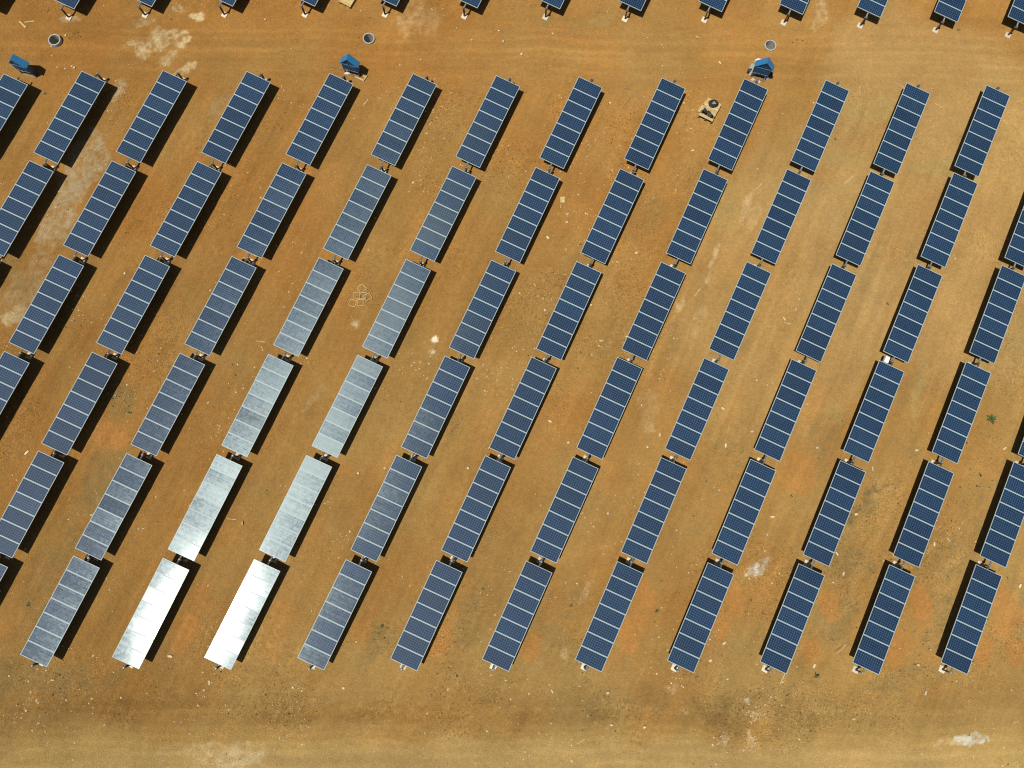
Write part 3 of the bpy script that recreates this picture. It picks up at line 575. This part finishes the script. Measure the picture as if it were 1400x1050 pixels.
# ------------------------------------------------------------------ blue gabled cabinets
def make_cabinet(bx, by, label, yaw=0.16, wid=1.22, dep=0.36):
    """bx, by: pixel of the front bottom centre; the front looks down the table line"""
    c = at(bx, by); t = thing('equipment_cabinet', label, 'electrical cabinet', (c.x, c.y, 0), AZ+yaw, 'blue gabled cabinets at the ends of table lines')
    z0, z1 = 0.60, 1.50; hw = wid/2
    bm = bmesh.new()
    add_box(bm, -dep, 0, -hw, hw, z0, z1)
    vs = [bm.verts.new(v) for v in ((-dep, -hw, z1), (-dep, hw, z1), (-dep, 0, z1+.68), (0, -hw, z1), (0, hw, z1), (0, 0, z1+.68))]
    for f in ((0, 1, 2), (5, 4, 3), (0, 2, 5, 3), (2, 1, 4, 5)): bm.faces.new([vs[i] for i in f])
    obj('cabinet_body', mesh('cabinet_body', bm, M['blue_body']), t)
    for s in (-1, 1):
        bm = bmesh.new(); y0, y1 = sorted((s*.03, s*(hw-.05)))
        add_box(bm, .004, .03, y0, y1, z0+.05, z1-.06, .006)
        d = obj('door', mesh('door', bm, M['blue_body']), t)
        bm = bmesh.new()
        add_box(bm, .032, .05, y0, y1, z1-.12, z1-.05); add_box(bm, .032, .05, y0, y1, z0+.05, z0+.12)
        obj('door_rail', mesh('door_rail', bm, M['blue_trim']), d)
        bm = bmesh.new(); add_box(bm, .032, .07, s*.07-.015, s*.07+.015, z0+.45, z0+.62, .004)
        obj('handle', mesh('handle', bm, M['galv']), d)
    bm = bmesh.new(); e, th = .12, .05
    sl = .68/hw
    for s in (-1, 1):
        a = [(0, z1+.69), (s*(hw+e), z1+.69-sl*(hw+e))]
        co = [(xx, yy, zz+dz) for xx in (-dep-.08, .07) for (yy, zz) in a for dz in (0, th)]
        v = [bm.verts.new(q) for q in co]
        for f in ((0, 1, 3, 2), (4, 6, 7, 5), (0, 4, 5, 1), (2, 3, 7, 6), (1, 5, 7, 3), (0, 2, 6, 4)): bm.faces.new([v[i] for i in f])
    obj('gable_roof', mesh('gable_roof', bm, M['blue_roof']), t)
    for sx_ in (-dep+.05, -.05):
        for sy_ in (-hw+.06, hw-.06):
            bm = bmesh.new(); add_box(bm, sx_-.04, sx_+.04, sy_-.04, sy_+.04, 0, z0-.003)
            obj('leg', mesh('leg', bm, M['blue_body']), t)
    bm = bmesh.new()
    vs = add_box(bm, -.06, .10, -hw+.10, hw-.02, -.1, .05, .02)
    obj('plinth', mesh('plinth', bm, M['wood_dark']), t)
    return t
make_cabinet(40, 103.5, 'blue gabled cabinet on legs beside the leftmost well ring, casting a long shadow')
make_cabinet(482, 103, 'blue gabled cabinet on legs with timber edging, below the middle well ring')
make_cabinet(1036, 107.5, 'blue gabled cabinet with piled white bags and grey sheet, near the right edge')

def plank(p, q, w, h, mat, label, name='timber_plank', cat='plank', group=None, z=0.0):
    A, B = at(*p), at(*q); d = B-A; L = d.length; bm = bmesh.new()
    add_box(bm, -L/2, L/2, -w/2, w/2, 0, h, min(w, h)*.12)
    for v in bm.verts: v.co.y += 0.02*math.sin(v.co.x*3+p[0])
    c = (A+B)/2
    o = obj(name, mesh(name, bm, M[mat]), None, (c.x, c.y, z+.005), math.atan2(d.y, d.x))
    return tag(o, label, cat, group)
plank((486, 106), (498, 111), .12, .12, 'wood', 'pale timber beam along the foot of the middle blue cabinet')
plank((497.5, 110.8), (502, 104.5), .11, .12, 'wood', 'short pale timber beam closing the frame right of the middle blue cabinet')
plank((494, 101), (500.5, 106.5), .08, .10, 'wood', 'thin timber batten in the shadow of the middle blue cabinet')
plank((449, 91), (470, 95), .10, .05, 'wood_dark', 'dark weathered plank lying left of the middle blue cabinet')
plank((26.5, 29.5), (35.5, 38), .13, .04, 'wood', 'short pale plank lying below the top left solar table')
plank((34, 31), (46.5, 29), .10, .03, 'wood', 'thin tan plank lying level, below the top left solar table')
plank((64, 17), (69, 10), .06, .03, 'wood_dark', 'thin brown stick standing out left of the post, top left')

# bags, sheet and drum around the right cabinet
def blob(px, py, sx, sy, sz, mat, name, label, cat, seed, sub=3, group=None, rot=0.0, z=0.0):
    c = at(px, py); bm = bmesh.new(); bmesh.ops.create_icosphere(bm, subdivisions=sub, radius=1)
    r = random.Random(seed); ph = [r.uniform(0, 6) for _ in range(6)]
    for v in bm.verts:
        k = 1+.16*math.sin(3*v.co.x+ph[0])*math.sin(2.7*v.co.y+ph[1])+.10*math.sin(6*v.co.y+ph[2]+3*v.co.z)
        v.co = Vector((v.co.x*sx*k, v.co.y*sy*k, max(-.12, v.co.z)*sz*k+sz*.1))
    o = obj(name, mesh(name, bm, M[mat], True), None, (c.x, c.y, z), rot)
    return tag(o, label, cat, group)
blob(1036, 84.5, .26, .18, .36, 'white', 'plastic_bag', 'larger white bag behind the roof of the right blue cabinet', 'bag', 1)
blob(1044, 85, .22, .13, .32, 'white', 'plastic_bag', 'smaller white bag behind the roof ridge of the right blue cabinet', 'bag', 2)
blob(1028, 95, .28, .50, .25, 'tarp', 'plastic_sheet', 'crumpled grey sheet left of the right blue cabinet', 'sheet', 3, rot=-.4)
blob(1024.5, 98.5, .22, .18, .30, 'black', 'rubbish_sack', 'black sack left of the grey sheet by the right blue cabinet', 'sack', 4)
blob(1030, 100.5, .16, .13, .22, 'white', 'plastic_bag', 'small pale bag at the lower left of the right blue cabinet', 'bag', 5)
blob(1047.5, 107.5, .18, .16, .26, 'white', 'plastic_bag', 'small grey-white bag at the lower right of the right blue cabinet', 'bag', 6)
blob(1052, 104, .25, .28, .35, 'black', 'rubbish_sack', 'black sack at the right of the right blue cabinet', 'sack', 7)
blob(1029, 109, .18, .10, .10, 'concrete', 'concrete_lump', 'pale lump at the left foot of the right blue cabinet', 'rubble', 8)
blob(1037.5, 112, .14, .09, .10, 'concrete', 'concrete_lump', 'pale lump at the right foot of the right blue cabinet', 'rubble', 9)
blob(475, 100.5, .22, .14, .14, 'concrete', 'concrete_lump', 'pale lump at the left foot of the middle blue cabinet', 'rubble', 10)

# ------------------------------------------------------------------ pallet with coils of cable
def place(name, label, cat, px, py, rot, group=None): 
    c = at(px, py); return thing(name, label, cat, (c.x, c.y, 0), rot, group)
def make_pallet(px, py, rot, Lx, Ly, layers, label):
    t = place('wooden_pallet', label, 'pallet', px, py, rot)
    z = 0.0
    for y in (-Ly/2+.06, 0, Ly/2-.06):
        bm = bmesh.new(); add_box(bm, -Lx/2, Lx/2, y-.05, y+.05, 0, .11+.14*(layers-1), .006)
        obj('runner', mesh('runner', bm, M['wood_dark']), t)
    n = 7; wv = Lx/n; zt = .113+.14*(layers-1)
    for i in range(n):
        bm = bmesh.new(); x = -Lx/2+(i+.5)*wv
        if layers > 1 and i == n-2: continue
        vs = add_box(bm, x-wv*.485, x+wv*.485, -Ly/2, Ly/2, zt, zt+.025, .004)
        k = rnd.uniform(-.02, .02)
        for v in vs: v.co.x += k*v.co.y
        obj('deck_board', mesh('deck_board', bm, M['wood']), t)
    return t, zt+.025
pc = at(968.5, 154); ROTP = math.radians(62)
pal, ptop = make_pallet(969, 153.5, ROTP+PI, 1.62, 1.15, 3, 'stacked pale wooden pallet holding black cable between two solar tables')
bm = bmesh.new(); pts = []
for k in range(150):
    a = k*2*PI/30; rr = .36-.03*(k/30)+.02*math.sin(k*.7); pts.append((rr*math.cos(a), rr*math.sin(a)*.8, .04+.05*(k/30)+.01*math.sin(k*1.3)))
add_tube(bm, pts, .05, 6)
cc = at(975, 142.5, ptop)
tag(obj('cable_coil', mesh('cable_coil', bm, M['black'], True), None, (cc.x, cc.y, ptop+.002)), 'black cable coil lying at the upper end of the wooden pallet', 'cable')
blob(974.6, 142.6, .17, .13, .13, 'tarp', 'plastic_sheet', 'crumpled grey wrapping inside the black cable coil', 'wrapping', 12, z=ptop)
bm = bmesh.new(); r2 = random.Random(5)
for s in range(5):
    pts = []; o = r2.uniform(-.06, .06)
    for k in range(16):
        u = k/15-.5; pts.append((u*.85+r2.uniform(-.01, .01), o+.10*math.sin(u*6+s)+r2.uniform(-.01, .01), .03+.02*s+.015*math.sin(k)))
    add_tube(bm, pts, .046, 6)
cc = at(967.5, 154.5, ptop)
tag(obj('cable_bundle', mesh('cable_bundle', bm, M['black'], True), None, (cc.x, cc.y, ptop+.004), math.radians(-42)), 'loose black cable bundle lying across the pale pallet boards', 'cable')
plank((954, 154), (961, 145), .22, .20, 'wood', 'thick pale board leaning along the left side of the cable pallet', z=0)
plank((962, 143.5), (966, 138.5), .16, .12, 'wood', 'short pale board at the upper left of the cable pallet', z=0)
make_pallet(478, -1, math.radians(62), 1.4, 1.0, 2, 'pale wooden pallet stack cut by the top picture edge')

# ------------------------------------------------------------------ square timber frames on the soil
def wood_frame(px, py, side, ang, tilt, label, z=0.0):
    c = at(px, py); bm = bmesh.new(); h = side/2; b_ = .038
    for s in (-1, 1):
        add_box(bm, -h, h, s*h-b_/2, s*h+b_/2, 0, .05); add_box(bm, s*h-b_/2, s*h+b_/2, -h+b_/2+.001, h-b_/2-.001, .002, .048)
    o = obj('square_frame', mesh('square_frame', bm, M['wood']), None, (c.x, c.y, z+.01)); o.rotation_euler = (tilt, 0, math.radians(ang))
    tag(o, label, 'wooden frame', 'square wooden frames lying in a heap')
wood_frame(494.6, 394.4, .50, 42, 0, 'square wooden frame turned cornerwise, topmost of the heap of frames')
wood_frame(487.8, 404.2, .47, 4, .03, 'square wooden frame at the middle left of the heap of frames')
wood_frame(496.8, 404.6, .45, -6, 0, 'square wooden frame in the middle of the heap of frames', .05)
wood_frame(503, 406.5, .47, 28, -.15, 'tilted wooden frame at the right end of the heap of frames', .05)
wood_frame(482.4, 414.4, .47, -20, .02, 'square wooden frame at the lower left of the heap of frames')
wood_frame(493.4, 414.0, .47, 4, 0, 'square wooden frame at the lower right of the heap of frames', .01)

# ------------------------------------------------------------------ boards, sticks, blocks
plank((766, 273), (772, 273), .46, .03, 'wood', 'small square tan board lying between two solar tables, upper middle', 'board', 'board')
for a, b in [((499, 143), (503, 136)), ((496, 145), (498.5, 140)), ((1087, 105), (1096, 109.5)), ((1175, 118), (1175.5, 131)), ((1224, 113), (1236, 120)), ((1278, 142), (1288, 147)), ((1154, 251), (1166, 241)), ((1158, 251), (1164, 246)),
             ((853, 121.2), (861, 121.8)), ((1140, 892), (1152, 883)), ((1144, 893), (1157, 881)), ((851, 149), (861, 134)), ((789, 1017), (799, 1010)), ((311, 709.5), (323, 710)), ((350, 466), (363, 467.5)), ((1033, 260), (1041, 251)), ((1072, 441), (1082, 443)), ((815, 17), (833, 16)), ((950, 405), (957, 395)), ((1080, 906), (1066, 935)), ((455, 215), (462, 210))]:
    plank(a, b, .055, .03, rnd.choice(['wood', 'wood', 'wood_dark']), 'thin stick lying loose on the bare soil', 'stick', 'stick', 'sticks scattered on the soil')
BLOCKS = [(822, 466, 6, 2.6, 0), (745, 424, 4, 2.5, 60), (808, 417, 3, 2.5, 80), (752, 576, 5.5, 3, -25), (988, 558.5, 6, 3, -40), (992, 609, 6, 2.6, 80), (902, 594.5, 6, 3, 80), (1253, 615.5, 5.5, 3, 0), (1373, 613, 6, 2.6, 35), (1056, 706.5, 6, 2.5, 0), (1277, 744, 6, 2.6, 85), (1144, 757, 6, 2.6, -55), (1153, 784, 5.5, 2.4, 65),
          (37, 619, 7, 3, 45), (171, 374, 3.5, 3, 80), (713, 74.5, 4.5, 3, 60), (984, 86, 5, 2.5, -50), (953, 51, 5, 2.5, -25), (947, 206, 4.5, 2.5, 15), (688, 57, 4.5, 3, 70), (682, 42.5, 3, 2.5, 0), (1092, 409, 3.5, 2, -30), (1088, 423, 5, 1.6, 85), (1072, 436, 6, 2.5, -60), (990, 879, 6, 3, 40), (971, 903, 5, 3, 20), (233, 897, 7, 3, -10), (1113, 910, 6, 3, 60), (1265, 947, 6, 3, 75), (1255, 909, 3.5, 3, 0), (1394, 801, 6, 3, 60), (470, 940.5, 3.5, 3, 0), (401, 939.5, 3.5, 3, 0), (755, 945, 5, 2, -60), (831, 947, 4, 3, 20), (1193, 641, 7, 1.5, 90), (332, 715, 2.2, 5, 0), (749, 325, 5, 3, -40), (775, 304, 3.5, 3, 0), (775, 293, 2.5, 2.5, 0), (870, 346, 4, 3, 20), (834, 141, 3, 2.5, 0), (1117, 160, 3, 2.5, 0), (836, 991, 4, 3, 0), (881, 994, 4, 3, 30), (645, 55, 3, 2.5, 0), (363, 27, 3, 2.5, 0), (1139, 796, 3, 2.5, 0), (565, 250, 4, 3, 40), (1305, 354, 3.5, 3, 60), (1112, 141, 2.5, 2.5, 0), (1170, 703, 4.5, 3, 20), (1117, 612, 3, 3, 60), (777, 605, 3.5, 3, 20), (885, 611, 3, 3, 0), (1028, 590, 4, 2.6, 0), (1230, 452, 3, 3, 0), (560, 262, 2.2, 2, 0), (490, 647, 3, 3, 0), (640, 640, 3, 4, 60), (831, 702, 3, 3, 0), (102, 93, 3, 3, 0), (90, 48.5, 3, 2.2, 60), (70.5, 63.5, 3, 2, 0)]
def block_mesh(kind):
    bm = bmesh.new(); r = random.Random(kind)
    bmesh.ops.create_icosphere(bm, subdivisions=2, radius=.5)
    for v in bm.verts:
        k = 1/max(abs(v.co.x), abs(v.co.y), abs(v.co.z))*.5
        v.co = v.co*(k*.5+.5)*1.0
        v.co += Vector((r.uniform(-1, 1), r.uniform(-1, 1), r.uniform(-1, 1)))*.045
    return mesh('stone', bm, M['stone'])
BM = [block_mesh(k) for k in range(5)]
for i, (px, py, ln, wd, ang) in enumerate(BLOCKS):
    c = at(px, py); s = .0535
    o = obj('stone', BM[i % 5], None, (c.x, c.y, wd*s*.30), math.radians(ang)); o.scale = (ln*s, wd*s, wd*s*.7)
    tag(o, 'pale cream stone lying loose on the bare soil', 'stone', 'pale stones scattered on the soil')

# white switch box in the gap below the eleventh table of the third full row
g = (pos['C11']+pos['D11'])/2-W2*.42
t = thing('switch_box', 'white switch box in the gap between two solar tables, right of centre', 'switch box', (g[0], g[1], 0), AZ)
bm = bmesh.new(); add_box(bm, -.24, .24, -.16, .16, .78, 1.10, .015); obj('box', mesh('box', bm, M['white']), t)
bm = bmesh.new(); add_box(bm, -.03, .03, -.03, .03, 0, .777); obj('stand', mesh('stand', bm, M['galv']), t)

# ------------------------------------------------------------------ weeds
def weed_mesh(seed, n):
    r = random.Random(seed); bm = bmesh.new()
    for _ in range(n):
        a = r.uniform(0, 2*PI); L = r.uniform(.45, 1.0); el = r.uniform(.25, 1.1); w = L*r.uniform(.10, .2)
        st = Vector((r.uniform(-.25, .25), r.uniform(-.25, .25), 0))
        d = Vector((math.cos(a), math.sin(a), 0)); s = Vector((-d.y, d.x, 0))
        P = [st + d*(L*math.sin(el)*u*.8) + Vector((0, 0, L*math.cos(el)*.8*(u-.45*u*u))) for u in (0, .35, .7, 1)]
        rows = [(P[0], .25*w), (P[1], w), (P[2], w*.8), (P[3], .02)]
        vs = [(bm.verts.new(p+s*q), bm.verts.new(p-s*q)) for p, q in rows]
        for A, B in zip(vs, vs[1:]): bm.faces.new((A[0], A[1], B[1], B[0]))
    return mesh('weed', bm, M['leaf'])
WM = [weed_mesh(k, 26 if k == 0 else 13) for k in range(4)]
def weed(px, py, size, k, label, group='small weeds on the soil'):
    c = at(px, py); o = obj('weed', WM[k], None, (c.x, c.y, 0), rnd.uniform(0, 6)); o.scale = (size, size, size)
    tag(o, label, 'weed', group)
weed(1355, 573.5, .60, 0, 'largest green weed, on bare soil near the right edge', None)
weed(1213.5, 416, .26, 1, 'pale green weed between two solar tables in the third full row', None)
weed(1340, 649, .30, 1, 'green weed below the largest weed, near the right edge', None)
weed(898, 835, .26, 2, 'round green weed on orange soil between lowest row tables', None)
weed(523, 855, .25, 3, 'green weed on greyed soil between the fourth and fifth lowest tables', None)
weed(1116, 924, .42, 3, 'straggling dry green weed below the lowest row, right of centre', None)
weed(329, 430, .28, 1, 'dark green weed in the shadow of a table, third full row', None)
weed(39, 826, .30, 2, 'dark weed on greyed soil at the lower left', None)
for k, (px, py, s) in enumerate([(517, 866, .16), (612, 847, .15), (660, 805, .17), (633, 802, .13), (1142, 190, .18), (1321, 606, .22), (1326, 641, .18), (1313, 666, .15), (1335, 664, .17), (1352, 666, .14), (1151, 575, .15), (1134, 572, .12), (1094, 647, .14), (1082, 678, .18), (1119, 626, .14), (1377, 790, .16), (1310, 41, .2), (234, 26, .18), (260, 125, .18), (90, 447, .15), (176, 564, .2), (154, 545, .14), (781, 827, .25), (904, 794, .14), (1027, 820, .2), (1019, 836, .12), (948, 705, .18), (965, 658, .18), (895, 850, .12), (1171, 858, .16), (1250, 908, .2), (1230, 917, .14), (1038, 954, .16), (1058, 941, .15), (625, 924, .18), (598, 921, .15), (363, 950, .16), (428, 943, .12), (372, 862, .12), (370, 845, .15), (120, 312, .14), (172, 318, .14), (490, 180, .16), (62, 128, .2), (1267, 762, .12), (865, 545, .12), (770, 549, .12), (548, 549, .13), (451, 754, .13), (365, 670, .14)]):
    weed(px, py, s, 1+k % 3, 'small dark weed tuft on the bare soil')

# ------------------------------------------------------------------ uncountable crumbs: pale gravel, dark clods
def scatter(name, mat, n, smin, smax, seed, clusters, thr):
    r = np.random.default_rng(seed); P = []
    x = r.uniform(-45, 45, n*5); y = r.uniform(-23, 45, n*5)
    dens = vnoise(x, y, 5, seed, 4, .65) + .5*vnoise(x, y, 1.2, seed+3, 3)
    dens = dens - .7*sstep(8, 22, x)*sstep(-6, 8, y)
    road = sstep(30.5, 32, y)*(1-sstep(36.5, 38, y))
    keep = (r.random(n*5) < sstep(thr, thr+1.1, dens)*(1-.85*road))
    x, y = x[keep][:n], y[keep][:n]
    for (px, py, rad, k) in clusters:
        c = at(px, py); q = r.normal(0, rad*.052*.6, (k, 2)); x = np.append(x, c.x+q[:, 0]); y = np.append(y, c.y+q[:, 1])
    m = len(x); s = smin*(smax/smin)**(r.random(m)**2.2)
    octa = np.array([(1, 0, 0), (-1, 0, 0), (0, 1, 0), (0, -1, 0), (0, 0, 1), (0, 0, -.4)], float)
    F = np.array([(0, 2, 4), (2, 1, 4), (1, 3, 4), (3, 0, 4), (2, 0, 5), (1, 2, 5), (3, 1, 5), (0, 3, 5)])
    a = r.uniform(0, 2*PI, m); el = r.uniform(.6, 1.6, m)
    V = octa[None]*(1+r.uniform(-.35, .35, (m, 6, 3))); V[:, :, 0] *= el[:, None]
    ca, sa = np.cos(a)[:, None], np.sin(a)[:, None]
    vx = V[:, :, 0]*ca-V[:, :, 1]*sa; vy = V[:, :, 0]*sa+V[:, :, 1]*ca
    V = np.stack([vx*s[:, None]+x[:, None], vy*s[:, None]+y[:, None], V[:, :, 2]*s[:, None]*.8+s[:, None]*.25], -1)
    Fs = (F[None]+6*np.arange(m)[:, None, None]).reshape(-1, 3)
    me = bpy.data.meshes.new(name); me.from_pydata(V.reshape(-1, 3).tolist(), [], Fs.tolist()); me.materials.append(M[mat])
    o = obj(name, me); o['kind'] = 'stuff'
    return tag(o, 'scattered pale gravel on the bare soil' if name == 'gravel' else 'scattered dark dry clods on the bare soil', 'gravel' if name == 'gravel' else 'clods')
CL = [(1031, 978, 9, 70), (1020, 958, 5, 25), (990, 1013, 14, 60), (1026, 1015, 9, 60), (1035, 778, 14, 50), (290, 930, 14, 40), (60, 925, 90, 160), (110, 935, 60, 120), (400, 985, 40, 90), (920, 938, 12, 40), (420, 495, 10, 25), (740, 400, 40, 120), (720, 480, 30, 90), (870, 475, 20, 50), (570, 495, 30, 70), (680, 515, 30, 60), (550, 640, 8, 25), (470, 740, 14, 40), (100, 400, 30, 80), (125, 440, 30, 60), (890, 900, 30, 50), (1310, 975, 60, 60), (1050, 940, 40, 50), (1320, 915, 12, 30), (720, 990, 60, 80), (565, 385, 12, 25), (1230, 340, 12, 20), (520, 535, 12, 20), (1300, 730, 30, 60), (90, 100, 10, 12), (130, 705, 40, 90)]
scatter('gravel', 'gravel', 9000, .014, .075, 51, CL, -.1)
CD = [(165, 550, 22, 60), (110, 445, 20, 40), (85, 400, 24, 40), (1345, 640, 40, 60), (1330, 655, 30, 50), (1220, 910, 40, 60), (1260, 900, 30, 40), (1060, 945, 30, 25), (1100, 50, 20, 25), (100, 55, 14, 25), (525, 865, 12, 25), (690, 700, 14, 12), (60, 940, 70, 80), (380, 170, 14, 15), (500, 20, 30, 20), (330, 950, 80, 60), (1290, 700, 40, 50), (800, 200, 60, 20)]
scatter('soil_clods', 'clod', 2200, .014, .065, 77, CD, 0.05)
